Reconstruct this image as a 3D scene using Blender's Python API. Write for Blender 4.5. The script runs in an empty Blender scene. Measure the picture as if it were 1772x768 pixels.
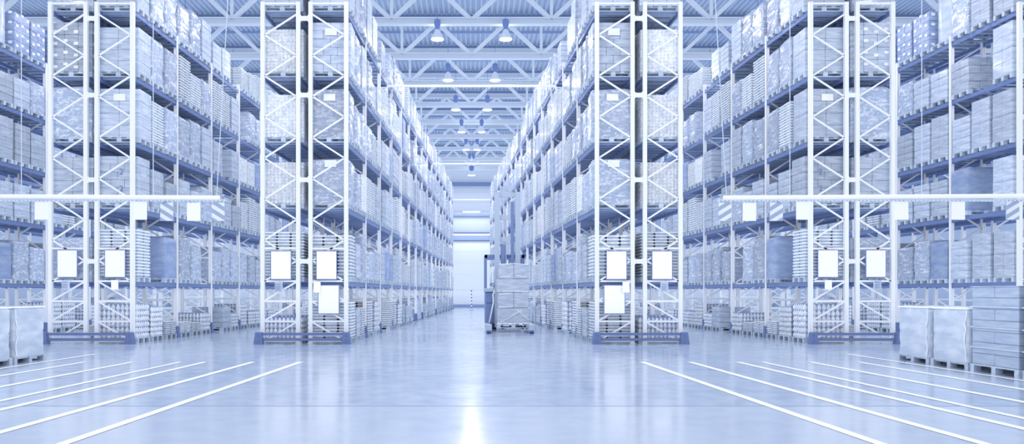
import bpy, math, random
from mathutils import Vector, Matrix, noise

C = bpy.context.scene.collection
sc = bpy.context.scene
W, H, F = 1772, 768, 1260.0          # image size, focal length in pixels
EYE, Y0, K = 1.47, 21.0, 0.043       # eye height, rack fronts, how much the rows close in per metre
PX, PY = 816.0, 506.0                # principal point (shifted lens)

# ------------------------------------------------------------------ camera
cam = bpy.data.cameras.new('camera')
cam.sensor_width = 36.0
cam.lens = 36.0 * F / W
cam.shift_x = (W / 2 - PX) / W
cam.shift_y = (PY - H / 2) / W
cam.clip_end = 300
camo = bpy.data.objects.new('camera', cam)
C.objects.link(camo)
camo.location = (0, 0, EYE)
camo.rotation_euler = (math.pi / 2, 0, 0)
sc.camera = camo

# ------------------------------------------------------------------ world and exposure
EXPOSURE = -1.48
WORLD = 0.85
LAMP_W = 200.0
world = bpy.data.worlds.new('world')
sc.world = world
world.use_nodes = True
bg = world.node_tree.nodes['Background']
bg.inputs['Color'].default_value = (1.0, 0.925, 0.96, 1)
bg.inputs['Strength'].default_value = WORLD
sc.view_settings.view_transform = 'Standard'
sc.view_settings.look = 'None'
sc.view_settings.gamma = 1.0
sc.view_settings.exposure = EXPOSURE
sc.view_settings.use_curve_mapping = False
cy = sc.cycles
cy.use_denoising = True
cy.use_adaptive_sampling = True
cy.adaptive_threshold = 0.02
cy.max_bounces = 6
cy.diffuse_bounces = 4
cy.glossy_bounces = 3
cy.transmission_bounces = 2
cy.volume_bounces = 0
cy.caustics_reflective = False
cy.caustics_refractive = False
cy.sample_clamp_indirect = 6.0
cy.use_fast_gi = True
cy.fast_gi_method = 'ADD'
cy.ao_bounces_render = 1
world.light_settings.ao_factor = 1.25
world.light_settings.distance = 1.6


def lin(c):
    k = min(1, max(0, (c[0] - 120) / 60)) * .38 + .14
    c = (c[0], c[1], c[2] - k * (c[2] - c[1]))
    return tuple((v / 255 / 12.92) if v / 255 <= 0.04045 else ((v / 255 + 0.055) / 1.055) ** 2.4 for v in c)


# ------------------------------------------------------------------ materials
MATS = {}


def mat(name, rgb, rough=0.5, spec=0.5, metal=0.0, var=0.0, rgb2=None, nscale=4.0, stretch=(1, 1, 1), bump=0.0,
        bscale=None, contrast=(0.35, 0.65), emit=0.0, coat=0.0, rough2=None, dist=0.0):
    m = bpy.data.materials.new(name)
    MATS[name] = m
    m.use_nodes = True
    nt = m.node_tree
    N, L = nt.nodes, nt.links
    b = N['Principled BSDF']
    col = (*lin(rgb), 1)
    b.inputs['Base Color'].default_value = col
    b.inputs['Roughness'].default_value = rough
    b.inputs['Specular IOR Level'].default_value = spec
    b.inputs['Metallic'].default_value = metal
    if coat:
        b.inputs['Coat Weight'].default_value = coat
        b.inputs['Coat Roughness'].default_value = 0.12
    out = None
    tc = mp = None
    if rgb2 or bump or rough2 is not None:
        tc = N.new('ShaderNodeTexCoord')
        mp = N.new('ShaderNodeMapping')
        mp.inputs['Scale'].default_value = stretch
        L.new(tc.outputs['Object'], mp.inputs['Vector'])
        no = N.new('ShaderNodeTexNoise')
        no.inputs['Scale'].default_value = nscale
        no.inputs['Detail'].default_value = 5
        no.inputs['Distortion'].default_value = dist
        L.new(mp.outputs[0], no.inputs['Vector'])
        cr = N.new('ShaderNodeMapRange')
        cr.inputs['From Min'].default_value = contrast[0]
        cr.inputs['From Max'].default_value = contrast[1]
        L.new(no.outputs['Fac'], cr.inputs['Value'])
        if rgb2:
            mx = N.new('ShaderNodeMix')
            mx.data_type = 'RGBA'
            mx.inputs['A'].default_value = col
            mx.inputs['B'].default_value = (*lin(rgb2), 1)
            L.new(cr.outputs['Result'], mx.inputs['Factor'])
            out = mx.outputs['Result']
        if rough2 is not None:
            rr = N.new('ShaderNodeMapRange')
            rr.inputs['To Min'].default_value = rough
            rr.inputs['To Max'].default_value = rough2
            L.new(cr.outputs['Result'], rr.inputs['Value'])
            L.new(rr.outputs['Result'], b.inputs['Roughness'])
        if bump:
            n2 = N.new('ShaderNodeTexNoise')
            n2.inputs['Scale'].default_value = bscale or nscale * 2
            n2.inputs['Detail'].default_value = 4
            L.new(mp.outputs[0], n2.inputs['Vector'])
            bp = N.new('ShaderNodeBump')
            bp.inputs['Strength'].default_value = bump
            bp.inputs['Distance'].default_value = 0.03
            L.new(n2.outputs['Fac'], bp.inputs['Height'])
            L.new(bp.outputs['Normal'], b.inputs['Normal'])
    if var:
        oi = N.new('ShaderNodeObjectInfo')
        mr = N.new('ShaderNodeMapRange')
        mr.inputs['To Min'].default_value = 1 - var
        mr.inputs['To Max'].default_value = 1 + var * 0.6
        L.new(oi.outputs['Random'], mr.inputs['Value'])
        hs = N.new('ShaderNodeHueSaturation')
        hs.inputs['Color'].default_value = col
        if out:
            L.new(out, hs.inputs['Color'])
        L.new(mr.outputs['Result'], hs.inputs['Value'])
        out = hs.outputs['Color']
    if out:
        L.new(out, b.inputs['Base Color'])
    if emit:
        b.inputs['Emission Color'].default_value = (*lin((245, 249, 255)), 1)
        b.inputs['Emission Strength'].default_value = emit
    return m


POST = mat('painted_upright', (236, 241, 252), 0.35)
BRACE = mat('galvanised_brace', (240, 244, 253), 0.4)
BEAM = mat('blue_beam', (114, 134, 190), 0.4)
DECK = mat('deck_steel', (140, 160, 216), 0.5)
GUARD = mat('guard_steel', (110, 129, 182), 0.4)
WOOD = mat('pallet_wood', (178, 194, 234), 0.7, rgb2=(205, 217, 244), nscale=3, stretch=(1, 8, 8), var=0.12)
CARTON = mat('carton_board', (178, 192, 232), 0.32, rgb2=(206, 217, 244), nscale=2.4, stretch=(1, 1, 5), contrast=(.42, .66), var=0.22, bump=0.35, bscale=9, coat=0.4, dist=.6)
CARTON_DARK = mat('dark_carton_board', (138, 158, 216), 0.4, rgb2=(168, 186, 230), nscale=2.5, stretch=(1, 1, 3), var=0.1, bump=.3, bscale=8)
TALLFILM = mat('pale_blue_carton', (166, 182, 222), 0.4, rgb2=(184, 198, 232), nscale=2.5, stretch=(1, 1, 6), bump=.3, bscale=9)
FILM = mat('stretch_film', (168, 184, 229), 0.22, spec=0.8, rgb2=(246, 250, 255), nscale=3.2, stretch=(1, 1, 2.2),
           bump=0.9, bscale=4, contrast=(0.48, 0.74), var=0.2, coat=0.6, dist=2.2)  # near-white streaks: whitened film, plus glints painted into the colour
FOREFILM = mat('cloudy_stretch_film', (188, 202, 236), 0.3, spec=0.6, rgb2=(226, 234, 250), nscale=1.8, stretch=(1, 1, 2.4),
               bump=0.35, bscale=6, contrast=(0.4, 0.75), coat=0.3)
TRAY = mat('tray_plastic', (214, 225, 249), 0.35, rgb2=(245, 249, 255), nscale=9, var=0.12, coat=0.3)
TRAYFILL = mat('tray_contents', (176, 192, 230), 0.6, var=0.1)
BOTTLE = mat('bottle_plastic', (206, 218, 246), 0.2, spec=0.9, rgb2=(250, 252, 255), nscale=14, var=0.12, coat=0.6)
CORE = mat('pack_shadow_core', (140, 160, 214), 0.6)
LABEL = mat('white_label', (244, 248, 255), 0.5)
PRINT = mat('grey_print', (120, 140, 200), 0.6)
SIGN = mat('sign_white', (255, 255, 255), 0.5, rgb2=(238, 243, 252), nscale=3.5, contrast=(0.56, 0.75))
SIGNEDGE = mat('sign_edge', (120, 140, 205), 0.5)
STRIPE = mat('stripe_paint', (226, 234, 249), 0.5)
STRIPED = mat('stripe_ground', (158, 175, 218), 0.5)
TRUSS = mat('truss_paint', (206, 217, 244), 0.5)
ROOF = mat('roof_sheet', (160, 180, 228), 0.45, rgb2=(172, 190, 234), nscale=0.4)
PURLIN = mat('purlin_steel', (140, 160, 214), 0.5)
WALLM = mat('wall_panel', (168, 184, 228), 0.6)
WALLB = mat('wall_pale_panel', (205, 216, 242), 0.5)
DOORM = mat('door_white', (216, 224, 241), 0.35)
LINE = mat('line_paint', (250, 252, 255), 0.35)
TRUCK = mat('truck_paint', (120, 140, 192), 0.3, coat=0.3)
TRUCKL = mat('mast_steel', (180, 195, 232), 0.35)
RUBBER = mat('rubber', (96, 116, 182), 0.6)
LAMPD = mat('lamp_housing', (110, 130, 194), 0.4)
LAMPR = mat('lamp_reflector', (206, 218, 246), 0.3)
GLOW = mat('lamp_glow', (255, 255, 255), 0.5, emit=4.0)
TUBEM = mat('pale_tube', (246, 249, 255), 0.35)
ROPE = mat('rope', (200, 212, 240), 0.6)


def floor_mat():
    m = bpy.data.materials.new('polished_concrete')
    m.use_nodes = True
    N, L = m.node_tree.nodes, m.node_tree.links
    b = N['Principled BSDF']
    tc = N.new('ShaderNodeTexCoord')
    n1 = N.new('ShaderNodeTexNoise'); n1.inputs['Scale'].default_value = 0.35; n1.inputs['Detail'].default_value = 6
    n2 = N.new('ShaderNodeTexNoise'); n2.inputs['Scale'].default_value = 3.0; n2.inputs['Detail'].default_value = 8
    L.new(tc.outputs['Object'], n1.inputs['Vector']); L.new(tc.outputs['Object'], n2.inputs['Vector'])
    ad = N.new('ShaderNodeMath'); ad.operation = 'ADD'
    L.new(n1.outputs['Fac'], ad.inputs[0]); L.new(n2.outputs['Fac'], ad.inputs[1])
    mr = N.new('ShaderNodeMapRange'); mr.inputs['From Min'].default_value = 0.75; mr.inputs['From Max'].default_value = 1.25
    L.new(ad.outputs[0], mr.inputs['Value'])
    mx = N.new('ShaderNodeMix'); mx.data_type = 'RGBA'
    mx.inputs['A'].default_value = (*lin((166, 183, 224)), 1)
    mx.inputs['B'].default_value = (*lin((184, 199, 233)), 1)
    L.new(mr.outputs['Result'], mx.inputs['Factor'])
    # floor in front of the joint at y = 9.4 is paler
    sp = N.new('ShaderNodeSeparateXYZ'); L.new(tc.outputs['Object'], sp.inputs[0])
    lt = N.new('ShaderNodeMath'); lt.operation = 'LESS_THAN'; lt.inputs[1].default_value = 9.42
    L.new(sp.outputs['Y'], lt.inputs[0])
    m3 = N.new('ShaderNodeMix'); m3.data_type = 'RGBA'
    m3.inputs['B'].default_value = (*lin((196, 209, 240)), 1)
    hf = N.new('ShaderNodeMath'); hf.operation = 'MULTIPLY'; hf.inputs[1].default_value = 0.6
    L.new(lt.outputs[0], hf.inputs[0]); L.new(hf.outputs[0], m3.inputs['Factor'])
    L.new(mx.outputs['Result'], m3.inputs['A'])
    L.new(m3.outputs['Result'], b.inputs['Base Color'])
    rr = N.new('ShaderNodeMapRange'); rr.inputs['To Min'].default_value = 0.13; rr.inputs['To Max'].default_value = 0.21
    L.new(mr.outputs['Result'], rr.inputs['Value']); L.new(rr.outputs['Result'], b.inputs['Roughness'])
    b.inputs['Specular IOR Level'].default_value = 0.85
    n3 = N.new('ShaderNodeTexNoise'); n3.inputs['Scale'].default_value = 1.2; n3.inputs['Detail'].default_value = 3
    L.new(tc.outputs['Object'], n3.inputs['Vector'])
    bp = N.new('ShaderNodeBump'); bp.inputs['Strength'].default_value = 0.04; bp.inputs['Distance'].default_value = 0.02
    L.new(n3.outputs['Fac'], bp.inputs['Height']); L.new(bp.outputs['Normal'], b.inputs['Normal'])
    return m


FLOORM = floor_mat()


# ------------------------------------------------------------------ mesh builder
class MB:
    def __init__(s):
        s.v, s.f, s.mi, s.sm, s.m = [], [], [], [], 0

    def add(s, vs, fs, smooth=False):
        o = len(s.v)
        s.v += [tuple(q) for q in vs]
        for f in fs:
            s.f.append(tuple(i + o for i in f)); s.mi.append(s.m); s.sm.append(smooth)

    def box(s, x0, x1, y0, y1, z0, z1):
        s.add([(x0, y0, z0), (x1, y0, z0), (x1, y1, z0), (x0, y1, z0), (x0, y0, z1), (x1, y0, z1), (x1, y1, z1), (x0, y1, z1)],
              [(3, 2, 1, 0), (4, 5, 6, 7), (0, 1, 5, 4), (1, 2, 6, 5), (2, 3, 7, 6), (3, 0, 4, 7)])

    def cbox(s, x0, x1, y0, y1, z0, z1, c=0.012):
        vs, idx = [], {}
        X, Y, Z = (x0, x1), (y0, y1), (z0, z1)
        for i in (0, 1):
            for j in (0, 1):
                for k in (0, 1):
                    sx, sy, sz = (1 - 2 * i) * c, (1 - 2 * j) * c, (1 - 2 * k) * c
                    idx[i, j, k] = len(vs)
                    vs += [(X[i], Y[j] + sy, Z[k] + sz), (X[i] + sx, Y[j], Z[k] + sz), (X[i] + sx, Y[j] + sy, Z[k])]
        g = lambda i, j, k, a: idx[i, j, k] + a
        fs = [(g(0, 0, 0, 0), g(0, 0, 1, 0), g(0, 1, 1, 0), g(0, 1, 0, 0)), (g(1, 0, 0, 0), g(1, 1, 0, 0), g(1, 1, 1, 0), g(1, 0, 1, 0)),
              (g(0, 0, 0, 1), g(1, 0, 0, 1), g(1, 0, 1, 1), g(0, 0, 1, 1)), (g(0, 1, 0, 1), g(0, 1, 1, 1), g(1, 1, 1, 1), g(1, 1, 0, 1)),
              (g(0, 0, 0, 2), g(0, 1, 0, 2), g(1, 1, 0, 2), g(1, 0, 0, 2)), (g(0, 0, 1, 2), g(1, 0, 1, 2), g(1, 1, 1, 2), g(0, 1, 1, 2))]
        for a in (0, 1):
            for b in (0, 1):
                fs += [(g(a, b, 0, 0), g(a, b, 0, 1), g(a, b, 1, 1), g(a, b, 1, 0)),
                       (g(a, 0, b, 0), g(a, 0, b, 2), g(a, 1, b, 2), g(a, 1, b, 0)),
                       (g(0, a, b, 1), g(0, a, b, 2), g(1, a, b, 2), g(1, a, b, 1))]
        for key in idx:
            fs.append((g(*key, 0), g(*key, 1), g(*key, 2)))
        s.add(vs, fs)

    def bar(s, p0, p1, w, t, up=(0, 1, 0)):
        p0, p1 = Vector(p0), Vector(p1)
        d = (p1 - p0).normalized()
        u = Vector(up)
        if abs(d.dot(u)) > 0.95:
            u = Vector((1, 0, 0))
        a = d.cross(u).normalized(); b = a.cross(d).normalized()
        vs = [p + a * (i * w / 2) + b * (j * t / 2) for p in (p0, p1) for i, j in ((-1, -1), (1, -1), (1, 1), (-1, 1))]
        s.add(vs, [(3, 2, 1, 0), (4, 5, 6, 7), (0, 1, 5, 4), (1, 2, 6, 5), (2, 3, 7, 6), (3, 0, 4, 7)])

    def cyl(s, p0, p1, r0, r1=None, n=12, caps=True):
        r1 = r0 if r1 is None else r1
        p0, p1 = Vector(p0), Vector(p1)
        d = (p1 - p0).normalized()
        u = Vector((0, 0, 1)) if abs(d.z) < 0.9 else Vector((1, 0, 0))
        a = d.cross(u).normalized(); b = d.cross(a).normalized()
        vs = []
        for p, r in ((p0, r0), (p1, r1)):
            vs += [p + a * (r * math.cos(2 * math.pi * i / n)) + b * (r * math.sin(2 * math.pi * i / n)) for i in range(n)]
        s.add(vs, [(i, (i + 1) % n, n + (i + 1) % n, n + i) for i in range(n)], True)
        if caps:
            s.add(vs, [tuple(range(n))[::-1], tuple(range(n, 2 * n))])

    def lathe(s, prof, cx=0, cy=0, cz=0, n=16):
        vs = [(cx + r * math.cos(2 * math.pi * i / n), cy + r * math.sin(2 * math.pi * i / n), cz + z) for r, z in prof for i in range(n)]
        fs = [(j * n + i, j * n + (i + 1) % n, (j + 1) * n + (i + 1) % n, (j + 1) * n + i) for j in range(len(prof) - 1) for i in range(n)]
        s.add(vs, fs, True)
        s.add([vs[i] for i in range(n)], [tuple(range(n))[::-1]])
        s.add([vs[-n + i] for i in range(n)], [tuple(range(n))])

    def prism(s, poly, z0, z1):
        n = len(poly)
        s.add([(x, y, z0) for x, y in poly] + [(x, y, z1) for x, y in poly],
              [tuple(range(n))[::-1], tuple(range(n, 2 * n))] + [(i, (i + 1) % n, n + (i + 1) % n, n + i) for i in range(n)])

    def mesh(s, name, *mats):
        me = bpy.data.meshes.new(name)
        me.from_pydata(s.v, [], s.f)
        for m in mats:
            me.materials.append(m)
        me.polygons.foreach_set('material_index', s.mi)
        me.polygons.foreach_set('use_smooth', s.sm)
        me.update()
        return me


def put(name, me, parent=None, loc=(0, 0, 0), rot=(0, 0, 0), scale=(1, 1, 1)):
    o = bpy.data.objects.new(name, me)
    C.objects.link(o)
    o.location = loc; o.rotation_euler = rot; o.scale = scale
    if parent:
        o.parent = parent
    return o


def tag(o, label=None, cat=None, group=None, kind=None):
    if label: o['label'] = label
    if cat: o['category'] = cat
    if group: o['group'] = group
    if kind: o['kind'] = kind
    return o


def thing(name, label, cat, loc, rz=0.0, group=None):
    return tag(put(name, None, loc=loc, rot=(0, 0, rz)), label, cat, group)


def struct(name, me, label=None, loc=(0, 0, 0), rot=(0, 0, 0)):
    return tag(put(name, me, loc=loc, rot=rot), label, None, None, 'structure')


def rx(s, x21, y):
    """world x of something in the half s (-1 left, +1 right) that is at x21 where the racks begin"""
    return -s * (x21 + K * (y - Y0))


ANG = math.atan(K)
SIDE = {-1: 'left', 1: 'right'}
ORD = ['first', 'second', 'third', 'fourth', 'fifth', 'sixth', 'seventh', 'eighth', 'ninth', 'tenth']

# ------------------------------------------------------------------ the hall
b = MB(); b.box(-30, 30, -6, 73, -0.2, 0)
struct('floor', b.mesh('floor', FLOORM), 'polished pale concrete floor of the warehouse')

# corrugated roof, ribs run with the aisles
b = MB()
prof, x, p = [], -30.0, 0.26
while x < 30:
    prof += [(x, 0), (x + p * .42, 0), (x + p * .55, .07), (x + p * .87, .07)]
    x += p
prof.append((30, 0))
ZR = 15.15
b.add([(q[0], -6, ZR + q[1]) for q in prof] + [(q[0], 73, ZR + q[1]) for q in prof],
      [(i, i + 1, len(prof) + i + 1, len(prof) + i) for i in range(len(prof) - 1)])
b.add([(-30, -6, ZR + .3), (30, -6, ZR + .3), (30, 73, ZR + .3), (-30, 73, ZR + .3)], [(0, 1, 2, 3)])
struct('ceiling', b.mesh('ceiling', ROOF), 'corrugated metal roof sheets')

b = MB(); b.box(-30, -29.8, 16, 73, 0, ZR)
struct('wall_left', b.mesh('wall_left', WALLM))
b = MB(); b.box(29.8, 30, 16, 73, 0, ZR)
struct('wall_right', b.mesh('wall_right', WALLM))
# back wall with horizontal cladding joints
b = MB(); b.box(-30, 30, 72, 72.2, 0, ZR)
for z in (8.6, 9.5, 10.4, 11.3, 12.2):
    b.box(-30, 30, 71.97, 72, z, z + .07)
struct('wall_back', b.mesh('wall_back', WALLB))
b = MB(); b.box(-2.6, 2.6, 71.86, 71.99, 0.0, 6.55)
for z in (1.1, 2.2, 3.3, 4.4, 5.5):
    b.box(-2.6, 2.6, 71.85, 71.86, z, z + .02)
struct('door_1', b.mesh('door_1', DOORM), 'wide white sectional dock door in the far wall')
b = MB(); b.box(-3.2, 3.2, 71.6, 71.98, 6.6, 6.95)
b.box(-3.2, 3.2, 71.7, 71.98, 7.25, 7.4); b.box(-4.2, 4.2, 71.6, 71.98, 9.0, 9.2); b.box(-5, 5, 71.5, 71.98, 12.0, 12.3)
struct('trim_1', b.mesh('trim_1', BEAM), 'dark steel lintels above the dock door')
b = MB(); b.box(-2.7, 2.7, 71.8, 71.86, 0.05, .3)
struct('trim_2', b.mesh('trim_2', PURLIN), 'kick plate along the foot of the dock door')

# roof trusses
ZB, ZT = 13.0, 14.75


def truss_mesh():
    b = MB()
    for z0, h in ((ZB, .30), (ZT, .26)):     # chords: H section seen from the side
        b.box(-29.8, 29.8, -.13, .13, z0 - h / 2, z0 - h / 2 + .05)
        b.box(-29.8, 29.8, -.13, .13, z0 + h / 2 - .05, z0 + h / 2)
        b.box(-29.8, 29.8, -.035, .035, z0 - h / 2 + .05, z0 + h / 2 - .05)
    step = 3.4
    for i in range(-8, 9):
        x = i * step
        for d in (-1, 1):
            if abs(x + d * step / 2) < 29.5:
                b.bar((x + d * .05, 0, ZB + .1), (x + d * step / 2, 0, ZT - .1), .17, .15)
        if i % 2:
            b.bar((x, 0, ZB + .1), (x, 0, ZT - .1), .12, .12)
    return b.mesh('roof_truss', TRUSS)


tm = truss_mesh()
for i in range(-5, 9):
    y = 31.0 + 4.57 * i
    o = struct('ceiling_truss' if i == -5 else 'ceiling_truss', tm, 'pale steel lattice truss spanning the hall', (0, y, 0))
b = MB()
for i in range(-4, 31):
    y = 1.0 + 2.285 * i + .6
    if -6 < y < 72:
        b.box(-29.8, 29.8, y - .03, y + .03, ZR - .11, ZR - .005)
struct('ceiling_purlins', b.mesh('ceiling_purlins', PURLIN), 'slim purlins carrying the roof sheets')

# painted floor lines, joint
k = 0
for s in (-1, 1):
    for j, x in enumerate((-3.61, -4.62, -5.63, -6.15, -7.16, -8.18, -9.05)):
        b = MB()
        w = .065 if j != 3 else .055
        y1 = 15.4 if j < 6 else 17.4
        xa, xb = -s * (x + K * (-1 - 15.4)), -s * (x + K * (y1 - 15.4))
        b.add([(xa - w, -1, .004), (xa + w, -1, .004), (xb + w, y1, .004), (xb - w, y1, .004)], [(0, 1, 2, 3)])
        me = b.mesh('floor_marking', LINE)
        struct('floor_marking', me, 'white painted line on the floor')
b = MB(); b.box(-30, 30, 9.41, 9.43, .0005, .002)
struct('floor_joint', b.mesh('floor_joint', PURLIN), 'saw-cut joint across the floor')

# ------------------------------------------------------------------ racks
TIERS = [0.0, 1.78, 3.91, 5.83, 7.73, 9.63]
BAY = 2.79
HP = 9.84                                  # post height


def post(b, x, z1=HP, z0=0.0):
    a, d, g = .056, .05, .013
    b.prism([(x - a, -d), (x - .022, -d), (x - .016, -d + g), (x + .016, -d + g), (x + .022, -d), (x + a, -d),
             (x + a, d), (x - a, d)], z0, z1)
    b.box(x - .085, x + .085, -.075, .075, 0, .012)


FW = 1.025


def frame_mesh(inner):
    """ladder frame; local x from 0 to FW, inner = x of the post where the top diagonal starts"""
    b = MB(); post(b, 0); post(b, FW)
    i_, o_ = (FW - .05, .05) if inner else (.05, FW - .05)
    zi, zo = 9.487, 8.9
    zs = []
    z, cur = 9.487, i_
    k = 0
    while z > 1.85:
        nz = z - .5915
        nxt = o_ if cur == i_ else i_
        b.bar((cur, 0, z), (nxt, 0, nz), .046, .036)
        z, cur = nz, nxt
        k += 1
    for z in (9.8, 2.74, 1.80, 1.22, .637, .07):
        b.box(.05, FW - .05, -.018, .018, z - .026, z + .026)
    for z in (1.80, 1.22, .637):
        b.bar((i_, 0, z - .02), (o_, 0, z - .56), .044, .034)
    return b.mesh('upright_frame', BRACE)


FR = {0: frame_mesh(0), 1: frame_mesh(1)}


def beam_mesh():
    b = MB()
    b.box(-.025, .025, .06, BAY - .06, -.13, -.012)
    b.box(-.032, .032, .05, .075, -.17, .02); b.box(-.032, .032, BAY - .075, BAY - .05, -.17, .02)
    return b


BEAMM = beam_mesh().mesh('beam', BEAM)
bg_ = MB()
bg_.prism([(-.11, -.1), (.11, -.1), (.11, .1), (-.11, .1)], 0, .015)
bg_.add([(-.10, -.09, .015), (.10, -.09, .015), (.10, .09, .015), (-.10, .09, .015), (-.08, -.075, .38), (.08, -.075, .38), (.08, .075, .38), (-.08, .075, .38)],
        [(4, 5, 6, 7), (0, 1, 5, 4), (1, 2, 6, 5), (2, 3, 7, 6), (3, 0, 4, 7)])
GUARDM = bg_.mesh('foot_guard', GUARD)
sb = MB(); sb.box(0, .245, -.02, .02, -.065, .065); sb.box(0, .03, -.03, .03, -.09, .09); sb.box(.215, .245, -.03, .03, -.09, .09)
SPACER = sb.mesh('row_spacer', BRACE)


def rack(s, xs, nb, who, single=False, aisle_faces=(1,)):
    """xs: x21 of the post centres (outer to inner); s the half. One row of bolted bays back to back."""
    root = thing('pallet_rack', f'tall pale racking row, {who}', 'pallet rack', (rx(s, xs[0], Y0), Y0, 0),
                 group=None)
    ox = rx(s, xs[0], Y0)
    racks = [(xs[0], xs[1])] + ([] if single else [(xs[2], xs[3])])
    stuff = MB(); bars = MB()
    for r, (xa, xb) in enumerate(racks):
        flip = (r == 0)            # outer rack: inner post is xb
        for i in range(nb + 1):
            y = i * BAY
            x_w = [rx(s, xa, Y0 + y), rx(s, xb, Y0 + y)]
            left = min(x_w)
            inner_is_right = (x_w[1] > x_w[0]) == flip
            fr = put('upright_frame', FR[1 if inner_is_right else 0], root, (left - ox, y, 0))
            # guards on the posts that stand on an aisle
            if r == (0 if single else 1) or (single and True):
                gx = x_w[1]
                if i > 0:
                    put('foot_guard', GUARDM, root, (gx - ox, y, 0))
        for bay in range(nb):
            y = bay * BAY
            for t in range(1, 6):
                for xx in (xa, xb):
                    X = rx(s, xx, Y0 + y) - ox
                    if bay < 2:
                        put('beam', BEAMM, root, (X, y, TIERS[t]), (0, 0, s * ANG))
                    else:
                        X1 = rx(s, xx, Y0 + y + BAY) - ox
                        stuff.bar((X, y + .05, TIERS[t] - .071), (X1, y + BAY - .05, TIERS[t] - .071), .05, .118, up=(0, 0, 1))
                for q in range(7):
                    yy = y + .25 + q * (BAY - .5) / 6
                    Xa = rx(s, xa, Y0 + yy) - ox; Xb = rx(s, xb, Y0 + yy) - ox
                    bars.box(min(Xa, Xb) + .03, max(Xa, Xb) - .03, yy - .03, yy + .03, TIERS[t] - .06, TIERS[t] - .014)
    if stuff.v:
        tag(put('beam', stuff.mesh('beams', BEAM), root), kind='stuff')
    tag(put('deck_bar', bars.mesh('deck_bars', DECK), root), kind='stuff')
    if not single:
        for i in range(nb + 1):
            y = i * BAY
            a_, b_ = rx(s, xs[1], Y0 + y) - ox, rx(s, xs[2], Y0 + y) - ox
            for z in (9.37, 7.16, 4.72, 2.37):
                if i < 4 or z > 5:
                    put('row_spacer', SPACER, root, (min(a_, b_) + .053, y, z))
    return root


A = (-12.12, -11.1, -10.77, -9.77)
A = (-12.14, -12.14 + FW, -9.775 - FW, -9.775)
B = (-6.02, -6.02 + FW, -3.615 - FW, -3.615)
Cx = (-18.20, -18.20 + FW, -16.83, -16.83 + FW)
rowname = {('A', -1): 'left row next to the side aisle', ('A', 1): 'right row next to the side aisle'}
for s in (-1, 1):
    sd = SIDE[s]
    rack(s, B, 16, f'bordering the {sd} of the centre aisle')
    rack(s, A, 8, f'second row out on the {sd} of the centre aisle')
    rack(s, Cx, 8, f'outermost row at the {sd} edge of the photo')

# dark guard rails across the rack ends
for s in (-1, 1):
    for xs, who in ((B, 'centre aisle row'), (A, 'second row')):
        x0, x1 = xs[0] - .06, xs[3] + .07
        cx = -s * (x0 + x1) / 2
        w = (x1 - x0) / 2
        root = thing('end_barrier', f'low dark steel guard rail across the end of the {SIDE[s]} {who}', 'guard rail', (cx, Y0 - .26, 0))
        for z in (.29, .135):
            rb = MB(); rb.cbox(-w + .1, w - .1, -.02, .02, z - .04, z + .035, .006)
            put('rail', rb.mesh('rail', GUARD), root)
        for d in (-1, 1):
            cb = MB()
            x = d * (w - .02)
            cb.add([(x - .13, -.09, 0), (x + .13, -.09, 0), (x + .13, .09, 0), (x - .13, .09, 0), (x - .09, -.06, .34), (x + .09, -.06, .34), (x + .09, .06, .34), (x - .09, .06, .34)],
                   [(3, 2, 1, 0), (4, 5, 6, 7), (0, 1, 5, 4), (1, 2, 6, 5), (2, 3, 7, 6), (3, 0, 4, 7)])
            for bz in (.1, .26):
                cb.cyl((x, -.09, bz), (x, -.095 + .0, bz + .0001), .014, n=8) if False else cb.box(x - .012, x + .012, -.1, -.07, bz - .012, bz + .012)
            put('corner_post', cb.mesh('corner_post', GUARD), root)

# ------------------------------------------------------------------ pallets and loads
PZ = .144


def pallet(b, dx=.6, dy=.4):
    for i in range(5):                                  # top boards
        x = -dx + .06 + i * (2 * dx - .12) / 4
        b.box(x - .06, x + .06, -dy, dy, .122, PZ)
    for j in (-dy + .05, 0, dy - .05):                  # runners, blocks, bottom boards
        b.box(-dx, dx, j - .05, j + .05, .10, .122)
        b.box(-dx, dx, j - .05, j + .05, 0, .022)
        for x in (-dx + .07, 0, dx - .07):
            b.box(x - .07, x + .07, j - .05, j + .05, .022, .10)


def cartons(nx, ny, nz, hz, seed, step=0, dx=.6, dy=.4, jit=.006, m0=0, alt=None):
    def fn(b, lb=None):
        r = random.Random(seed)
        b.m = m0
        for k in range(nz):
            ax, ay = (nx, ny) if k % 2 == 0 else (alt or (nx, ny))
            ox = r.uniform(-jit, jit)
            for i in range(ax):
                for j in range(ay):
                    if step and k == nz - 1 and i >= ax - step:
                        continue
                    x0 = -dx + i * 2 * dx / ax; y0 = -dy + j * 2 * dy / ay
                    x0 += ox; y0 += r.uniform(-jit, jit)
                    b.cbox(x0 + .003, x0 + 2 * dx / ax - .003, y0 + .003, y0 + 2 * dy / ay - .003, PZ + k * hz + .002, PZ + (k + 1) * hz - .002, .010)
    return fn


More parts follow.
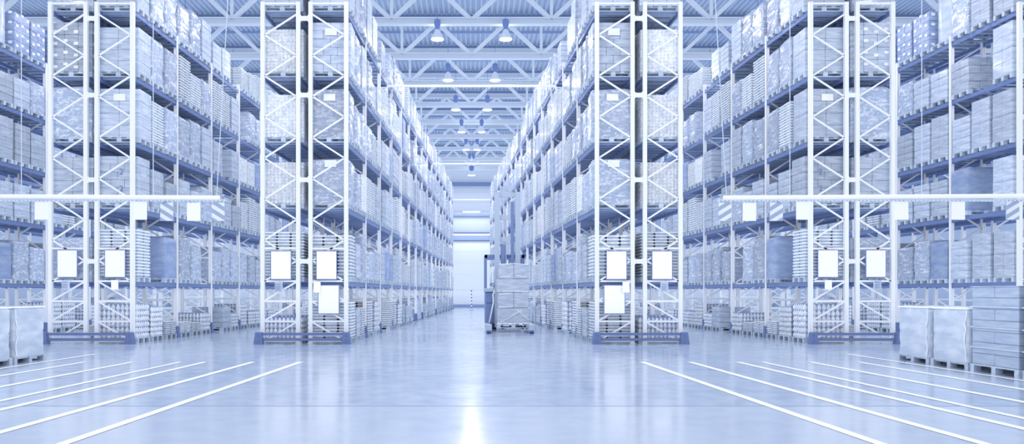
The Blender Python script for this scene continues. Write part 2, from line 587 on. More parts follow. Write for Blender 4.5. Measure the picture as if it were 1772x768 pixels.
def hull(h, seed, circ=0.0, dx=.6, dy=.4, layers=4, amp=.014, N=56, M=26, m0=0):
    def fn(b):
        b.m = m0
        vs = []
        ph = seed * 7.3
        for j in range(M + 1):
            t = j / M
            z = PZ - .05 + t * (h + .05)
            gr = -.010 * max(0, 1 - abs(((t * layers) % 1) - .0) * 9) - .010 * max(0, 1 - abs(1 - ((t * layers) % 1)) * 9)
            for i in range(N):
                a = 2 * math.pi * (i + .5) / N
                c, s_ = math.cos(a), math.sin(a)
                e = .16 if circ < .5 else 1.0
                sx = math.copysign(abs(c) ** e, c); sy = math.copysign(abs(s_) ** e, s_)
                nz = noise.noise(Vector((sx * 2.2, sy * 2.2, z * 3.2 + ph))) * amp * 1.6 + noise.noise(Vector((sx * 7, sy * 7, z * 9 - ph))) * amp
                top = -.05 * max(0, t - .93) / .07
                k_ = 1 + (nz + gr + top) / .5
                vs.append((sx * dx * k_, sy * dy * k_, z + (noise.noise(Vector((sx * 2, sy * 2, ph))) * .03 if j == M else 0)))
        fs = [(j * N + i, j * N + (i + 1) % N, (j + 1) * N + (i + 1) % N, (j + 1) * N + i) for j in range(M) for i in range(N)]
        fs.append(tuple(M * N + i for i in range(N)))
        b.add(vs, fs, True)
        b.sm[-1] = False
    return fn


def trays(nz, lh, seed, m0=0, m1=1, dx=.6, dy=.4, lip=.03):
    def fn(b):
        r = random.Random(seed)
        for k in range(nz):
            z = PZ + k * lh
            for i in range(3):
                for j in range(2):
                    ox, oy = r.uniform(-.008, .008), r.uniform(-.008, .008)
                    x0 = -dx + i * 2 * dx / 3 + ox; x1 = x0 + 2 * dx / 3 - .008
                    y0 = -dy + j * dy + oy; y1 = y0 + dy - .008
                    b.m = m1
                    b.box(x0 + lip, x1 - lip, y0 + lip, y1 - lip, z, z + lh * .5)
                    b.m = m0
                    b.cbox(x0, x1, y0, y1, z + lh * .45, z + lh * .98, .009)
        b.m = 0
    return fn


def bottles(nz, lh, seed, r0=.048, m0=0, m1=1, dx=.6, dy=.4, fat=False):
    def fn(b):
        r = random.Random(seed)
        nx, ny = int(2 * dx / (2 * r0)), int(2 * dy / (2 * r0))
        for k in range(nz):
            z = PZ + k * lh
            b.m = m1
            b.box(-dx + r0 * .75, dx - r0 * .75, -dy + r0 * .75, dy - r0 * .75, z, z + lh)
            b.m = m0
            for i in range(nx):
                for j in range(ny):
                    if 0 < i < nx - 1 and 0 < j < ny - 1:
                        continue
                    x = -dx + r0 + i * (2 * dx - 2 * r0) / (nx - 1) + r.uniform(-.004, .004)
                    y = -dy + r0 + j * (2 * dy - 2 * r0) / (ny - 1) + r.uniform(-.004, .004)
                    if fat:
                        b.lathe([(r0 * .75, 0), (r0 * 1.02, lh * .3), (r0 * 1.02, lh * .7), (r0 * .75, lh * .99)], x, y, z, n=8)
                        continue
                    b.lathe([(r0 * .8, 0), (r0 * 1.0, lh * .12), (r0 * 1.0, lh * .5), (r0 * .62, lh * .74), (r0 * .45, lh * .9), (r0 * .45, lh * .99)], x, y, z, n=8)
        b.m = 0
    return fn


def egg(nz, lh, seed, **kw):
    return bottles(nz, lh, seed, r0=.06, **kw)


# kind -> (name, category, part name, materials, builder, height, look)
LIB = {}


def lib(key, name, cat, part, mats, fn, h, look):
    b1 = MB(); fn(b1)
    b2 = MB(); fn(b2); b2.m = len(mats); pallet(b2)
    LIB[key] = dict(name=name, cat=cat, part=part, h=h, look=look, load=b1.mesh(part, *mats), one=b2.mesh(name, *mats, WOOD))


pb = MB(); pallet(pb)
PALLETM = pb.mesh('pallet', WOOD)
CP, WP, TP, BP = 'carton_pallet', 'wrapped_pallet', 'tray_pallet', 'bottle_pallet'
lib('c3', CP, 'carton pallet', 'carton_stack', [CARTON], cartons(3, 2, 4, .225, 1, alt=(2, 2)), .90, 'low plain carton stack')
lib('c4', CP, 'carton pallet', 'carton_stack', [CARTON], cartons(2, 2, 5, .228, 2, alt=(3, 2)), 1.14, 'plain carton stack')
lib('c5', CP, 'carton pallet', 'carton_stack', [CARTON], cartons(3, 2, 6, .225, 3, alt=(2, 2)), 1.35, 'tall plain carton stack')
lib('c6', CP, 'carton pallet', 'carton_stack', [CARTON], cartons(2, 2, 4, .36, 4), 1.44, 'tall large-carton stack')
lib('cs', CP, 'carton pallet', 'carton_stack', [CARTON], cartons(3, 2, 4, .30, 5, step=1), 1.2, 'stepped carton stack')
lib('cd', CP, 'carton pallet', 'carton_stack', [CARTON_DARK], cartons(2, 2, 6, .227, 6, alt=(3, 2)), 1.36, 'darker carton stack')
lib('cl', CP, 'carton pallet', 'carton_stack', [CARTON_DARK], cartons(2, 2, 4, .34, 6), 1.36, 'dark white-labelled carton stack')
lib('cv', CP, 'carton pallet', 'carton_stack', [CARTON], cartons(3, 2, 4, .36, 6), 1.44, 'pale white-labelled carton stack')
lib('dk', WP, 'wrapped pallet', 'film_wrapped_goods', [CARTON_DARK], hull(1.3, 8, layers=1, amp=.004), 1.3, 'smooth dark wrapped load')
lib('w4', WP, 'wrapped pallet', 'film_wrapped_goods', [FILM], hull(1.15, 1, layers=4), 1.15, 'shiny film-wrapped load')
lib('w5', WP, 'wrapped pallet', 'film_wrapped_goods', [FILM], hull(1.4, 2, layers=5), 1.4, 'tall shiny film-wrapped load')
lib('w6', WP, 'wrapped pallet', 'film_wrapped_goods', [FILM], hull(1.3, 3, layers=3, amp=.024), 1.3, 'wrinkled film-wrapped load')
lib('dr', WP, 'wrapped pallet', 'film_wrapped_goods', [FOREFILM], hull(1.7, 4, circ=1, layers=1, amp=.004, dx=.5, dy=.5), 1.7, 'tall round wrapped load')
lib('t3', TP, 'tray pallet', 'tray_stack', [TRAY, TRAYFILL], trays(7, .085, 1), .6, 'low tray stack')
lib('t4', TP, 'tray pallet', 'tray_stack', [TRAY, TRAYFILL], trays(12, .088, 2), 1.05, 'ribbed tray stack')
lib('t5', TP, 'tray pallet', 'tray_stack', [TRAY, TRAYFILL], trays(15, .092, 3), 1.38, 'tall ribbed tray stack')
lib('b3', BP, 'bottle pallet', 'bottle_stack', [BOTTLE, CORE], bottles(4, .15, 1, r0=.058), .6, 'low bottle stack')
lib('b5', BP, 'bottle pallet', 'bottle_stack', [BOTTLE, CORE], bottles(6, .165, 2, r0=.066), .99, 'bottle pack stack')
lib('b7', BP, 'bottle pallet', 'bottle_stack', [BOTTLE, CORE], bottles(13, .097, 3, r0=.05, m1=0, fat=True), 1.26, 'tall small-bottle stack')


def label_mesh(spots):
    b = MB()
    for x, y, z, w, h, ax in spots:
        if ax == 'y':
            b.box(x - w / 2, x + w / 2, y - .004, y, z - h / 2, z + h / 2)
        else:
            b.box(x - .002, x + .002, y - w / 2, y + w / 2, z - h / 2, z + h / 2)
    return b.mesh('label_pattern', LABEL)


LAB_ONE = label_mesh([(.02, -.412, 1.3, .34, .2, 'y')])
sp = []
for k in range(4):
    for i in range(4):
        sp.append((-.45 + i * .3, -.41, PZ + .34 * k + .17 + (.05 if i % 2 else -.03), .13, .09, 'y'))
        for sx in (-1, 1):
            if i < 3:
                sp.append((sx * .608, -.28 + i * .28, PZ + .34 * k + .17 + (.05 if i % 2 else -.03), .13, .09, 'x'))
LAB_MANY = label_mesh(sp)

used_labels = {}


def load(key, X, Y, Z, rz, where, group, parts=True, sz=1.0, extra=None, look=None):
    L_ = LIB[key]
    lbl = f"{look or L_['look']}, {where}"
    if not parts:
        o = put(L_['name'], L_['one'], None, (X, Y, Z), (0, 0, rz), (1, 1, sz))
        tag(o, lbl, L_['cat'], group)
        return o
    root = tag(put(L_['name'], None, None, (X, Y, Z), (0, 0, rz)), lbl, L_['cat'], group)
    put('pallet', PALLETM, root)
    put(L_['part'], L_['load'], root, (0, 0, PZ * (1 - sz)), (0, 0, 0), (1, 1, sz))
    if extra == 'one':
        put('label_pattern', LAB_ONE, root)
    if extra == 'many':
        put('label_pattern', LAB_MANY, root)
    return root


fc = bpy.data.curves.new('numeral', 'FONT')
fc.body = '2'; fc.size = .24; fc.extrude = .001; fc.align_x = 'CENTER'
fo = bpy.data.objects.new('numeral', fc)
NUMERAL = bpy.data.meshes.new_from_object(fo)
NUMERAL.materials.clear(); NUMERAL.materials.append(PRINT)
bpy.data.objects.remove(fo)

R = random.Random(11)
UP = ['t5', 't4', 'dk', 'c4', 'c5', 'c6', 'w4', 'w5', 'w5', 'w6', 'w6', 't4', 't5', 'b7', 'c5', 'cs', 'w4', 'cd', 'c4']
LO = ['b5', 't4', 'c3', 'b5', 't3', 'w4', 'b3', 't4']
LONG = ['floor tier', 'first shelf', 'second shelf', 'third shelf', 'fourth shelf', 'top shelf']
SLOT = ['near', 'middle', 'rear']

# front loads, row -> tier -> key for the bay nearest the camera (near slot first)
FIX = {
    ('B', 1): {0: [('t4', 1.0), ('c3', .9), ('t4', .8)], 1: [('t4', 1.15), ('c4', .9), ('w5', 1)], 2: [('w5', .92), ('w4', .95), ('b7', .9)],
               3: [('w5', 1.0), ('w4', 1.0), ('w6', .9)], 4: [('c5', 1.06), ('w6', 1.1), ('c6', .95)], 5: [('c6', 1.05), ('c5', 1.05), ('w5', 1.15)]},
    ('B', 0): {0: [('b3', 1.0), None, ('b3', 1)], 1: [('t5', .95), ('w4', 1), ('c4', 1)], 2: [('b7', .95), ('c4', 1), ('c5', 1)],
               3: [('b7', .98), ('w5', 1), ('c4', 1)], 4: [('b7', .98), ('t5', 1), ('c5', 1)], 5: [('c5', 1), ('c5', 1), ('c6', 1)]},
    ('A', 1): {0: [('b5', 1.0), ('b5', .9), ('t3', .7)], 1: [('t5', 1.0), None, ('dk', 1.0)], 2: [('c5', 1.02), ('c4', 1.0), ('c3', 1.0)],
               3: [('c6', .98), ('t5', .93), ('w5', .95)], 4: [('c6', .9), ('w5', .97), ('w5', .93)], 5: [('c6', 1.0), ('w5', 1.0), ('w6', 1.1)]},
    ('A', 0): {0: [None, None, ('t3', .5)], 1: [('w4', 1.0), ('c4', 1), ('c4', 1)], 2: [('c6', .93), ('c5', 1), ('c5', 1)],
               3: [('w5', 1.05), ('c5', 1), ('w5', 1)], 4: [('cv', 1.0), ('c5', 1), ('c5', 1)], 5: [('w5', 1), ('c5', 1), ('c5', 1)]},
    ('C', 1): {0: [None, None, None], 1: [('c6', .95), ('c6', .95), ('c4', 1.05)], 2: [('c6', .98), None, ('dk', 1.05)],
               3: [('c6', 1.0), ('c6', 1.0), ('c4', .95)], 4: [('c6', 1.05), None, ('c3', 1.1)], 5: [('c6', 1.0), ('c6', 1.0), ('w5', 1.0)]},
}
FIX2 = {  # second bay
    ('C', 1): {0: [('b3', 1), None, None], 1: [('dk', .95), ('w5', .95), ('w4', 1.0)], 2: [('c4', 1.0), ('c4', 1), ('c4', .95)],
               3: [('c6', .95), ('c5', .95), ('c4', 1.0)], 4: [('c3', 1.05), ('c3', 1.05), ('w4', .95)], 5: [('dr', 1.0), ('cl', .93), ('cl', .92)]},
    ('A', 1): {0: [('t3', .6), ('t3', .5), ('b3', 1)], 1: [('w5', 1.0), ('w4', 1.0), None], 2: [('c4', 1.0), ('c3', 1.0), ('w4', 1)],
               3: [('w6', 1), ('w5', 1), ('c5', 1)], 4: [('t5', 1), ('t4', 1), ('w4', 1)], 5: [('w5', .9), ('w6', 1.05), ('c5', 1)]},
    ('A', 0): {0: [None, None, None]}, ('B', 0): {0: [None, None, None]},
}
ROWS = [('B', 1, (B[2] + B[3]) / 2, 9), ('A', 1, (A[2] + A[3]) / 2, 7), ('C', 1, (Cx[2] + Cx[3]) / 2, 4),
        ('B', 0, (B[0] + B[1]) / 2, 2), ('A', 0, (A[0] + A[1]) / 2, 2)]
ROWTXT = {('B', 1): '{} of centre aisle', ('A', 1): 'inner face of {} second row', ('C', 1): 'outermost {} row',
          ('B', 0): 'outer face of {} centre row', ('A', 0): 'outer face of {} second row'}
plan = []
for (row, inner, xc, nb) in ROWS:
    for bay in range(nb):
        for t in range(6):
            fx = (FIX if bay == 0 else FIX2 if bay == 1 else {}).get((row, inner), {}).get(t)
            prev = R.choice(UP if t else LO)
            for q in range(3):
                if fx is not None:
                    e = fx[q]
                else:
                    if R.random() < .45:
                        prev = R.choice(UP if t else LO)
                    e = (prev, R.uniform(.76, 1.02)) if R.random() > (.10 if t else .3) else None
                if t == 5 and e and e[0] not in ('dr',):
                    e = (e[0], e[1] * 1.0)
                if e:
                    plan.append((row, inner, xc, bay, t, q, e[0], e[1], R.uniform(-.02, .02), R.uniform(-.03, .03)))

for s in (-1, 1):
    for (row, inner, xc, bay, t, q, key, sz, ja, jx) in plan:
        y = Y0 + bay * BAY + .09 + .44 + q * .885
        X = rx(s, xc, y) + jx
        parts = (bay < 4 and row != 'B') or (bay < 3)
        ex = None
        look = None
        if bay == 0 and q == 0 and inner and row == 'B' and t in (2, 3, 4):
            ex, look = 'one', 'white-labelled ' + LIB[key]['look']
        if row == 'A' and inner and bay == 0 and q == 0 and t == 3:
            ex, look = 'one', 'white-labelled ' + LIB[key]['look']
        if key in ('cl', 'cv'):
            ex = 'many'
        where = f"{LONG[t]}, {ORD[bay]} bay, {SLOT[q]} slot, {ROWTXT[(row, inner)].format(SIDE[s])}"
        ld_ = load(key, X, y, TIERS[t], (s * ANG if bay else 0) + ja, where,
             f"pallet loads in the {SIDE[s]} {'centre' if row == 'B' else 'second' if row == 'A' else 'outermost'} rack row", parts, sz, ex, look)
        if (row, inner, bay, t, q) == ('A', 1, 0, 2, 0):
            for zz in (.98, .50):      # a numeral printed twice on this stack
                put('printed_numeral', NUMERAL, ld_, (-s * .12, -.4085, zz), (math.pi / 2, 0, 0))

# rest of the two centre rows, far down the aisle: too many and too small to tell apart
far = MB()
RF = random.Random(5)
for bay in range(9, 16):
    for t in range(6):
        for q in range(3):
            if RF.random() < .08: continue
            hh = RF.uniform(1.0, 1.45) if t else RF.uniform(.6, 1.1)
            kind = RF.choice((0, 0, 1, 1, 1, 2))
            for s in (-1, 1):
                y = Y0 + bay * BAY + .53 + q * .885
                X = rx(s, (B[2] + B[3]) / 2, y)
                z = TIERS[t]
                far.m = 3
                far.box(X - .6, X + .6, y - .4, y + .4, z + .11, z + PZ)
                for jx in (-.5, 0, .5):
                    far.box(X + jx - .07, X + jx + .07, y - .4, y + .4, z, z + .11)
                far.m = kind
                n = 4 if kind < 2 else 10
                for k in range(n):
                    i = 0 if kind < 2 else (.03 if k % 2 else 0)
                    far.cbox(X - .6 + i, X + .6 - i, y - .4 + i, y + .4 - i, z + PZ + k * hh / n, z + PZ + (k + 1) * hh / n - .006, .012)
tag(put('pallet_loads', far.mesh('pallet_loads', CARTON, FILM, TRAY, WOOD)), 'pale pallet loads filling the far bays of both centre racks', 'pallet loads', None, 'stuff')

# ------------------------------------------------------------------ pallets standing on the floor in front
fp = []


def fore_pallet(X, y0, y1, h, s, label, kind):
    dy = (y1 - y0) / 2 - .01
    dx = .5
    root = thing('wrapped_pallet', label, 'wrapped pallet', (X, (y0 + y1) / 2, 0), s * -.0, 'wrapped pallets standing on the open floor')
    b = MB(); pallet(b, dx, dy)
    put('pallet', b.mesh('pallet', WOOD), root)
    b = MB()
    if kind == 0:
        # rounded hull with a pale film collar at the top
        hull(h - PZ, int(y0 * 3) + s, dx=dx - .01, dy=dy - .015, layers=4, amp=.006, N=64, M=30)(b)
        put('film_wrapped_goods', b.mesh('film_wrapped_goods', FOREFILM), root)
        b = MB()
        b.cbox(-dx + .0, dx - .0, -dy + .01, dy - .01, h - .035, h - .005, .012)
        tag(put('film_collar', b.mesh('film_collar', LABEL), root), 'bright folded film edge')
        b = MB()
        r = random.Random(int(y0 * 10))
        px = -s * (dx + .004)
        yy, zz = -s * 0 - dy + .03, h - .05
        z = h - .05
        while z > .2:
            z2 = z - .12
            y2 = -dy + .03 + r.uniform(0, .07)
            b.bar((px, yy, z), (px, y2, z2), r.uniform(.012, .03), .008, up=(1, 0, 0))
            yy, z = y2, z2
        put('film_fold', b.mesh('film_fold', LABEL), root)
    else:
        nz = 7
        cartons(2, 2, nz, (h - PZ) / nz, 9, dx=dx - .02, dy=dy - .02, jit=.002, alt=(2, 1))(b)
        put('carton_stack', b.mesh('carton_stack', TALLFILM), root)
        b = MB()
        for z in (.45, .82, 1.2):
            b.box(-dx - .0, dx + .0, -dy, dy, z, z + .02)
        b.box(-dx, dx, -dy, dy, h - .005, h + .006)
        put('film_band', b.mesh('film_band', FOREFILM), root)
    return root


for s in (-1, 1):
    fore_pallet(s * 9.86, 14.90, 16.03, 1.18, s, f'waist-high film-wrapped pallet farthest back on the {SIDE[s]} open floor', 0)
    fore_pallet(s * 9.86, 13.72, 14.86, 1.18, s, f'waist-high film-wrapped pallet nearer the camera on the {SIDE[s]} open floor', 0)
fore_pallet(9.86, 12.45, 13.68, 1.58, 1, 'tall carton stack pallet beside the low wrapped pallets on the right', 1)
fore_pallet(9.86, 11.15, 12.38, 1.60, 1, 'tall carton stack pallet cut off by the right edge of the photo', 1)

# ------------------------------------------------------------------ sign boards on the rack ends


def sign(s, xa, xb, za, zb, label, edge=True, small=False, pm=SIGN):
    x0, x1 = sorted((-s * xa, -s * xb))
    cx, cz, w, h = (x0 + x1) / 2, (za + zb) / 2, (x1 - x0) / 2, (zb - za) / 2
    t = thing('sign_tag' if small else 'sign_board', label, 'sign', (cx, Y0 - (.12 if small else .055), za),
              group='small tags on the rack ends' if small else 'white boards on the rack ends')
    b = MB(); b.cbox(-w, w, -.012, .012, 0, 2 * h, .004)
    put('backing', b.mesh('backing', SIGNEDGE if edge else LABEL), t)
    b = MB(); i = .02 if edge else .004
    b.box(-w + i, w - i, -.018, -.0122, i, 2 * h - i)
    sh = put('sheet', b.mesh('sheet', pm), t)
    if small and pm is CARTON:
        b = MB()
        r = random.Random(3)
        for z in range(4):
            b.box(-w + .03, w - .03 - r.uniform(0, .05), -.0205, -.0182, .05 + z * .05, .065 + z * .05)
        put('print', b.mesh('print', PRINT), t)
    # hanger bracket reaching back to the frame
    b = MB()
    for d in (-1, 1):
        b.box(d * w * .6 - .01, d * w * .6 + .01, .012, (.075 if small else .03), 2 * h - .05, 2 * h - .03)
    put('bracket', b.mesh('bracket', BRACE), t)


for s in (-1, 1):
    sd = SIDE[s]
    far_, near_ = 'outer', 'inner'
    sign(s, -5.78, -5.18, 1.84, 2.67, f'blank white board on the outer frame of the {sd} centre rack end')
    sign(s, -4.47, -3.87, 1.84, 2.67, f'upper blank white board on the inner frame of the {sd} centre rack end')
    sign(s, -4.42, -3.80, .85, 1.69, f'lower blank white board on the inner frame of the {sd} centre rack end')
    sign(s, -4.53, -4.33, 1.47, 1.78, f'small white tag between the two boards of the {sd} centre rack end', False, True, SIGN)
    sign(s, -5.64, -5.42, 1.49, 1.77, f'small printed tag under the outer board of the {sd} centre rack end', False, True, CARTON)
    sign(s, -11.92, -11.33, 1.9, 2.7, f'blank white board on the outer frame of the {sd} second rack end')
    sign(s, -10.55, -9.95, 1.9, 2.7, f'blank white board on the inner frame of the {sd} second rack end')
    sign(s, -11.75, -11.53, 1.55, 1.83, f'small printed tag under the outer board of the {sd} second rack end', False, True, CARTON)
    sign(s, -10.33, -10.13, 1.55, 1.83, f'small white tag under the inner board of the {sd} second rack end', False, True, SIGN)

# ------------------------------------------------------------------ hanging height bars with plates
YB = 18.0


def stripes(s, w, h):
    """diagonal warning stripes clipped to the plate"""
    out = []
    for k in range(-3, 5):
        b = MB()
        z0 = k * .22
        # band: z between z0 + m*x and z0+.11 + m*x ; m = -s... clip by sampling columns
        m = .62 * (1 if s > 0 else -1)
        cols = 24
        for c in range(cols):
            xa, xb = -w + 2 * w * c / cols, -w + 2 * w * (c + 1) / cols
            lo = max(0, z0 + m * (xa + xb) / 2); hi = min(h, z0 + .11 + m * (xa + xb) / 2)
            la, ha = min(max(z0 + m * xa, 0), h), min(max(z0 + .11 + m * xa, 0), h)
            lb_, hb = min(max(z0 + m * xb, 0), h), min(max(z0 + .11 + m * xb, 0), h)
            if ha - la > 1e-4 or hb - lb_ > 1e-4:
                b.add([(xa, 0, la), (xb, 0, lb_), (xb, 0, hb), (xa, 0, ha)], [(0, 1, 2, 3)])
        if b.v:
            out.append(b)
    return out


for s in (-1, 1):
    sd = SIDE[s]
    xe, xo = -6.23, -14.6
    zb = 3.81
    t = thing('height_limit_bar', f'long white height limit bar hanging from ropes on the {sd}', 'bar', (-s * xe, YB, zb))
    b = MB(); b.cyl((0, 0, 0), (-s * (xo - xe), 0, .05), .058, n=16)
    put('tube', b.mesh('tube', TUBEM), t)
    b = MB()
    for k in range(88):
        x = -s * (.15 - k * .1)
        if abs(x) < 8.4 or True:
            b.box(min(x, x + s * .06), max(x, x + s * .06), -.03, .03, -.09, -.05)
    b.box(min(s * -.15, s * 8.3), max(s * -.15, s * 8.3), -.025, .025, -.055, -.035)
    tag(put('hanger_rail', b.mesh('hanger_rail', TRUSS), t), 'notched rail under the tube')
    for xr, xt in ((-11.13, -11.13), (-7.87, -7.87), (-6.30, -5.66)):
        b = MB()
        b.cyl((-s * (xr - xe), 0, .05), (-s * (xt - xe), 0, ZR - zb - .02), .011, n=6)
        put('rope', b.mesh('rope', ROPE), t)
    names = {0: 'white', 1: 'striped'}
    plates = [(-6.26, 1, 'striped plate at the inner end of the {} hanging bar'), (-6.87, 0, 'innermost white plate on the {} hanging bar'),
              (-7.53, 1, 'striped plate between two white plates on the {} hanging bar'), (-8.19, 0, 'second white plate from the inner end of the {} hanging bar'),
              (-10.63, 0, 'white plate hanging before the second rack row on the {} bar')]
    if s == 1:
        plates += [(-12.03, 0, 'white plate hanging nearest the right edge of the photo'), (-13.37, 1, 'striped plate cut by the right edge of the photo')]
    for xp, st, lb_ in plates:
        p_ = thing('hanging_plate', lb_.format(sd), 'hanging plate', (-s * xp, YB, 3.24 + (.03 if xp < -8 else 0)), 0.0, 'plates hanging from the height limit bars')
        b = MB(); b.cbox(-.165, .165, -.012, .012, 0, .45, .004)
        put('panel', b.mesh('panel', STRIPED if st else TUBEM), p_)
        b = MB()
        for d in (-.13, .13):
            b.box(d - .012, d + .012, -.006, .006, .44, .53)
        put('hook', b.mesh('hook', BRACE), p_)
        if st:
            for b in stripes(s, .16, .45):
                put('stripe', b.mesh('stripe', STRIPE), p_, (0, -.014, 0))

# ------------------------------------------------------------------ tie bars across the centre aisle at rack-top height
for i, (y, z) in enumerate(((28.4, 9.52), (46.0, 9.6), (64.0, 9.62))):
    w = -(B[3] + K * (y - Y0)) + .0
    t = thing('tie_bar', ['nearest', 'middle', 'farthest'][i] + ' white ribbed bar tying the rack tops across the centre aisle', 'tie bar', (0, y, z))
    b = MB(); b.cyl((-w, 0, 0), (w, 0, 0), .045, n=14)
    for k in range(int(w * 16)):
        x = -w + .06 + k * .125
        b.cyl((x, 0, 0), (x + .05, 0, 0), .052, n=12)
    put('bar', b.mesh('bar', TUBEM), t)
    for d in (-1, 1):
        b = MB(); b.box(d * w - .03, d * w + .03, -.08, .08, -.25, .2)
        put('bracket', b.mesh('bracket', BRACE), t)

# chain and striped post at the far end
yc = 60.0
w = -(B[3] + K * (yc - Y0))
t = thing('chain_barrier', 'striped chain strung across the far end of the centre aisle', 'chain', (0, yc, 1.78))
b = MB(); b2 = MB()
n = 40
for k in range(n):
    x0, x1 = -w + 2 * w * k / n, -w + 2 * w * (k + 1) / n
    f = lambda x: -.10 * (1 - (x / w) ** 2)
    (b if k % 2 else b2).bar((x0, 0, f(x0)), (x1 - .01, 0, f(x1)), .035, .035)
put('dark_link', b.mesh('dark_link', GUARD), t); put('pale_link', b2.mesh('pale_link', LABEL), t)
t = thing('striped_post', 'slim striped post standing under the chain at the far end', 'post', (0, yc - .05, 0))
b = MB(); b2 = MB()
for k in range(12):
    (b if k % 2 else b2).cyl((0, 0, .03 + k * .135), (0, 0, .03 + (k + 1) * .135), .055, n=10)
b.lathe([(.18, 0), (.16, .03)], n=14)
put('dark_band', b.mesh('dark_band', GUARD), t); put('pale_band', b2.mesh('pale_band', LABEL), t)

# ------------------------------------------------------------------ lamps
b = MB(); b.lathe([(.06, .86), (.10, .84), (.135, .80), (.135, .60), (.11, .56), (.085, .42), (.07, .40)][::-1], n=16)
HOUS = b.mesh('housing', LAMPD)
b = MB()
pr = [(.075, .42), (.10, .38), (.16, .25), (.24, .10), (.275, .02), (.28, 0.0)]
n = 24
vs = [(r * math.cos(2 * math.pi * i / n), r * math.sin(2 * math.pi * i / n), z) for r, z in pr for i in range(n)]
b.add(vs, [(j * n + i, (j + 1) * n + i, (j + 1) * n + (i + 1) % n, j * n + (i + 1) % n) for j in range(len(pr) - 1) for i in range(n)], True)
REFL = b.mesh('reflector', LAMPR)
b = MB(); b.lathe([(.02, -.045), (.16, -.035), (.25, -.005), (.262, .03)], n=24)
LENS = b.mesh('lens', GLOW)
ZL = 12.1
b = MB(); b.cyl((0, 0, .84), (0, 0, ZR - ZL - .02), .012, n=6)
HANG = b.mesh('hanging_rod', LAMPD)


def lamp(X, y, label, group, e=1.0):
    t = thing('high_bay_lamp', label, 'ceiling lamp', (X, y, ZL), 0, group)
    put('housing', HOUS, t); put('reflector', REFL, t); put('lens', LENS, t); put('hanging_rod', HANG, t)
    ld = bpy.data.lights.new('lamp_light', 'AREA')
    ld.shape = 'DISK'; ld.size = .5; ld.energy = LAMP_W * e
    ld.color = (1.0, 0.925, 0.96)
    lo = bpy.data.objects.new('lamp_light', ld); C.objects.link(lo)
    lo.parent = t; lo.location = (0, 0, -.07)
    ud = bpy.data.lights.new('lamp_spill', 'POINT')       # point light added beside the housing for light leaking up to the roof
    ud.shadow_soft_size = .15; ud.energy = LAMP_W * e * .10; ud.color = ld.color
    uo = bpy.data.objects.new('lamp_spill', ud); C.objects.link(uo)
    uo.parent = t; uo.location = (0, .32, .45)
    return t


for s in (-1, 1):
    for i in range(-5, 7):
        y = 30.6 + 5.92 * i
        X = -s * (-2.75 + K * y)
        lab = f'bell-shaped lamp over the centre aisle, {ORD[i] if i >= 0 else "unseen"} back in the {SIDE[s]} line'
        if i < 0:
            lab = f'bell-shaped lamp above the open floor, {ORD[-i - 1]} in front of the {SIDE[s]} line'
        lamp(X, y, lab, 'bell-shaped lamps over the centre aisle')
    for x21, nm in ((-7.9, 'between centre and second rack row'), (-13.95, 'between second and outermost rack row')):
        for i in range(-4, 4):
            y = 28.0 + 6.05 * i
            lamp(rx(s, x21, y), y, f'bell-shaped lamp {nm} on the {SIDE[s]}, {ORD[i + 4]} from the camera', 'bell-shaped lamps over the side aisles')
# strip lights on the far wall
for z, lb_ in ((7.12, 'lower linear light above the dock door'), (9.35, 'upper linear light on the far wall')):
    t = thing('strip_light', lb_, 'light', (0, 71.3, z))
    hw = 2.0 if z < 8 else .9
    b = MB(); b.cbox(-hw, hw, -.06, .06, 0.03, .12, .01); put('housing', b.mesh('housing', LAMPR), t)
    b = MB(); b.cbox(-hw + .05, hw - .05, -.05, .05, -.05, .03, .01); put('tube', b.mesh('tube', GLOW), t)
    b = MB(); b.box(-.8, -.75, .05, .70, .05, .09); b.box(.75, .8, .05, .70, .05, .09); put('bracket', b.mesh('bracket', BEAM), t)
    ld = bpy.data.lights.new('strip_glow', 'AREA'); ld.shape = 'RECTANGLE'; ld.size = 4; ld.size_y = .2; ld.energy = 60
    lo = bpy.data.objects.new('strip_glow', ld); C.objects.link(lo); lo.parent = t; lo.location = (0, -.1, -.1)
    lo.rotation_euler = (.3, 0, 0)

# ------------------------------------------------------------------ reach truck with a load
TX, TY = 1.36, 28.4
t = thing('reach_truck', 'dark reach truck with tall pale mast in the centre aisle', 'forklift', (TX, TY, 0), .0)
b = MB()
b.cbox(-.83, .70, .25, 1.75, .22, 1.05, .04); b.cbox(-.83, -.36, .25, 1.2, 1.05, 1.50, .04); b.cbox(-.83, .70, 1.25, 1.95, 1.0, 1.55, .05)
put('body', b.mesh('body', TRUCK), t)
b = MB(); b.cbox(-.85, .72, .2, 1.3, 1.56, 1.64, .015); b.box(-.85, -.2, .18, .22, 1.5, 1.62)
put('dash_ledge', b.mesh('dash_ledge', TRUCKL), t)
b = MB()
for x, y in ((-.80, .3), (.68, .3), (-.80, 1.7), (.68, 1.7)):
    b.box(x - .045, x + .045, y - .045, y + .045, 1.5, 2.84)
b.cbox(-.85, .73, .24, .38, 2.82, 2.96, .01); b.cbox(-.85, .73, 1.62, 1.76, 2.82, 2.96, .01)
b.cbox(-.85, -.73, .24, 1.76, 2.82, 2.96, .01); b.cbox(.61, .73, .24, 1.76, 2.82, 2.96, .01)
for k in range(5):
    b.box(-.8, .7, .55 + k * .22, .6 + k * .22, 2.86, 2.9)
put('overhead_guard', b.mesh('overhead_guard', TRUCK), t)
for x0, lab in ((-.46, 'l'), (.34, 'r')):
    b = MB()
    b.box(x0, x0 + .07, -.12, .12, .12, 5.38); b.box(x0 + .07, x0 + .2, .08, .12, .12, 5.38); b.box(x0 + .07, x0 + .2, -.12, -.08, .12, 5.38)
    b.box(x0 + .09, x0 + .20, -.06, .06, .2, 5.30)
    put('mast_channel', b.mesh('mast_channel', TRUCKL), t)
b = MB()
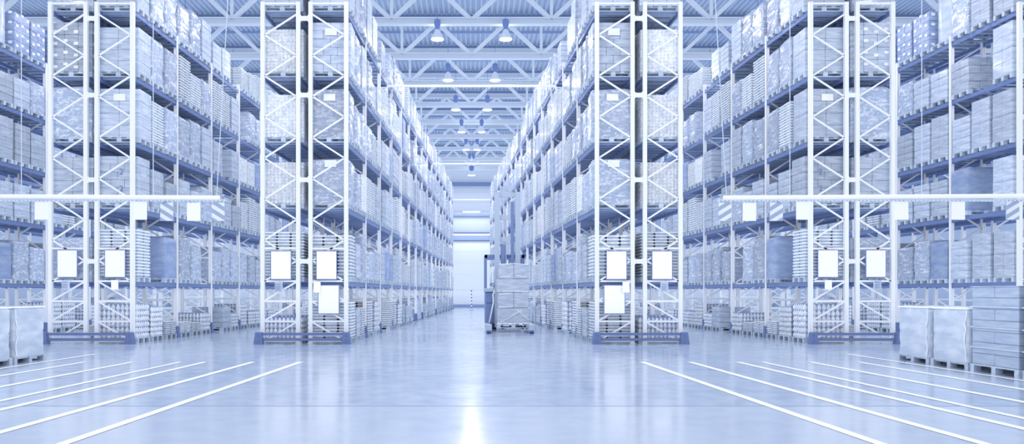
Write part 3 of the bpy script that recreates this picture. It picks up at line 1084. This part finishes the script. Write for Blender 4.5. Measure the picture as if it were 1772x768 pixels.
for z in (1.2, 3.55, 4.4, 5.28):
    b.box(-.40, .5, -.03, .09, z - .09, z + .09)
b.cyl((-.02, .0, .3), (-.02, .0, 4.5), .03, n=10)
b.bar((-.35, 0, 3.2), (.3, 0, 3.9), .05, .03)
put('mast_crossbar', b.mesh('mast_crossbar', TRUCKL), t)
b = MB(); b.cbox(.17, .30, -.07, .07, .3, 5.0, .01); b.cbox(-.22, -.06, -.1, .1, 2.6, 3.35, .02)
put('lift_cylinder', b.mesh('lift_cylinder', TRUCK), t)
for x in (-.74, .80):
    b = MB(); b.cbox(x - .09, x + .09, -2.15, .5, .07, .28, .02); b.cbox(x - .11, x + .11, -2.45, -2.1, .1, .34, .03)
    lg = put('straddle_leg', b.mesh('straddle_leg', TRUCKL), t)
    b = MB(); b.cyl((x - .07, -2.28, .13), (x + .07, -2.28, .13), .13, n=20)
    put('wheel', b.mesh('wheel', RUBBER), lg)
b = MB(); b.cyl((-.55, 1.3, .19), (-.35, 1.3, .19), .19, n=20)
put('wheel', b.mesh('wheel', RUBBER), t)
for x in (-.2, .55):
    b = MB(); b.box(x - .06, x + .06, -1.25, -.12, .10, .14); b.box(x - .06, x + .06, -.16, -.12, .10, .6)
    put('fork', b.mesh('fork', TRUCK), t)
b = MB(); b.cbox(-.35, .15, .75, 1.25, 1.1, 1.25, .04); b.cbox(-.35, .15, 1.15, 1.27, 1.2, 1.95, .04)
put('seat', b.mesh('seat', RUBBER), t)
b = MB()
ring = [(.17 * math.cos(a * math.pi / 8), .17 * math.sin(a * math.pi / 8)) for a in range(17)]
for (xa, ya), (xb, yb) in zip(ring, ring[1:]):
    b.bar((-.45 + xa, .55 + ya * .9, 1.78 + ya * .4), (-.45 + xb, .55 + yb * .9, 1.78 + yb * .4), .03, .03)
b.bar((-.45, .6, 1.5), (-.45, .55, 1.78), .05, .05); b.bar((-.62, .55, 1.78), (-.28, .55, 1.78), .025, .025)
put('steering_wheel', b.mesh('steering_wheel', RUBBER), t)
b = MB()
pts = [(-.42, .12, 1.6), (-.52, .08, 1.4), (-.5, .06, 1.1), (-.56, .05, .8), (-.62, .05, .5), (-.66, .08, .3)]
for p0, p1 in zip(pts, pts[1:]):
    b.cyl(p0, p1, .03, n=8)
put('hose', b.mesh('hose', LABEL), t)

# load on the forks
LX, LY = 1.545, 27.55
t = thing('carton_pallet', 'tall film-wrapped carton stack carried by the reach truck', 'carton pallet', (LX, LY, .15), .03)
b = MB(); pallet(b, .62, .5)
put('pallet', b.mesh('pallet', WOOD), t)
b = MB()
for k, (n, z0, z1, ix) in enumerate(((1, .15, .74, 0), (2, .75, 1.32, .04), (1, 1.33, 1.83, .0), (2, 1.84, 2.36, .05))):
    for i in range(n):
        a0, a1 = -.6 + ix, .6 - ix * .5
        xa = a0 + (a1 - a0) * i / n; xb = a0 + (a1 - a0) * (i + 1) / n
        for j in range(2):
            b.cbox(xa + .004, xb - .004, -.46 + j * .46, -.004 + j * .46, z0, z1, .015)
put('carton_stack', b.mesh('carton_stack', CARTON), t)
b = MB()
for (xa, za, xb, zb_) in ((-.58, .16, .58, .17), (-.5, .2, .3, .66), (.1, .7, .58, .3), (-.55, .76, .0, .80), (-.55, 1.25, -.1, 1.3), (-.4, 1.38, .55, 1.36),
                          (-.5, 1.9, -.1, 1.93), (-.55, 2.37, .0, 2.40), (.0, 2.40, .55, 2.36), (.1, 1.95, .5, 1.9)):
    b.bar((xa, -.468, za), (xb, -.468, zb_), .022, .012)
for k in range(7):
    b.cyl((-.6 + k * .2, -.47, .16), (-.45 + k * .2, -.5, .13 + (k % 2) * .04), .03, .02, n=6)
put('film_fold', b.mesh('film_fold', LABEL), t)
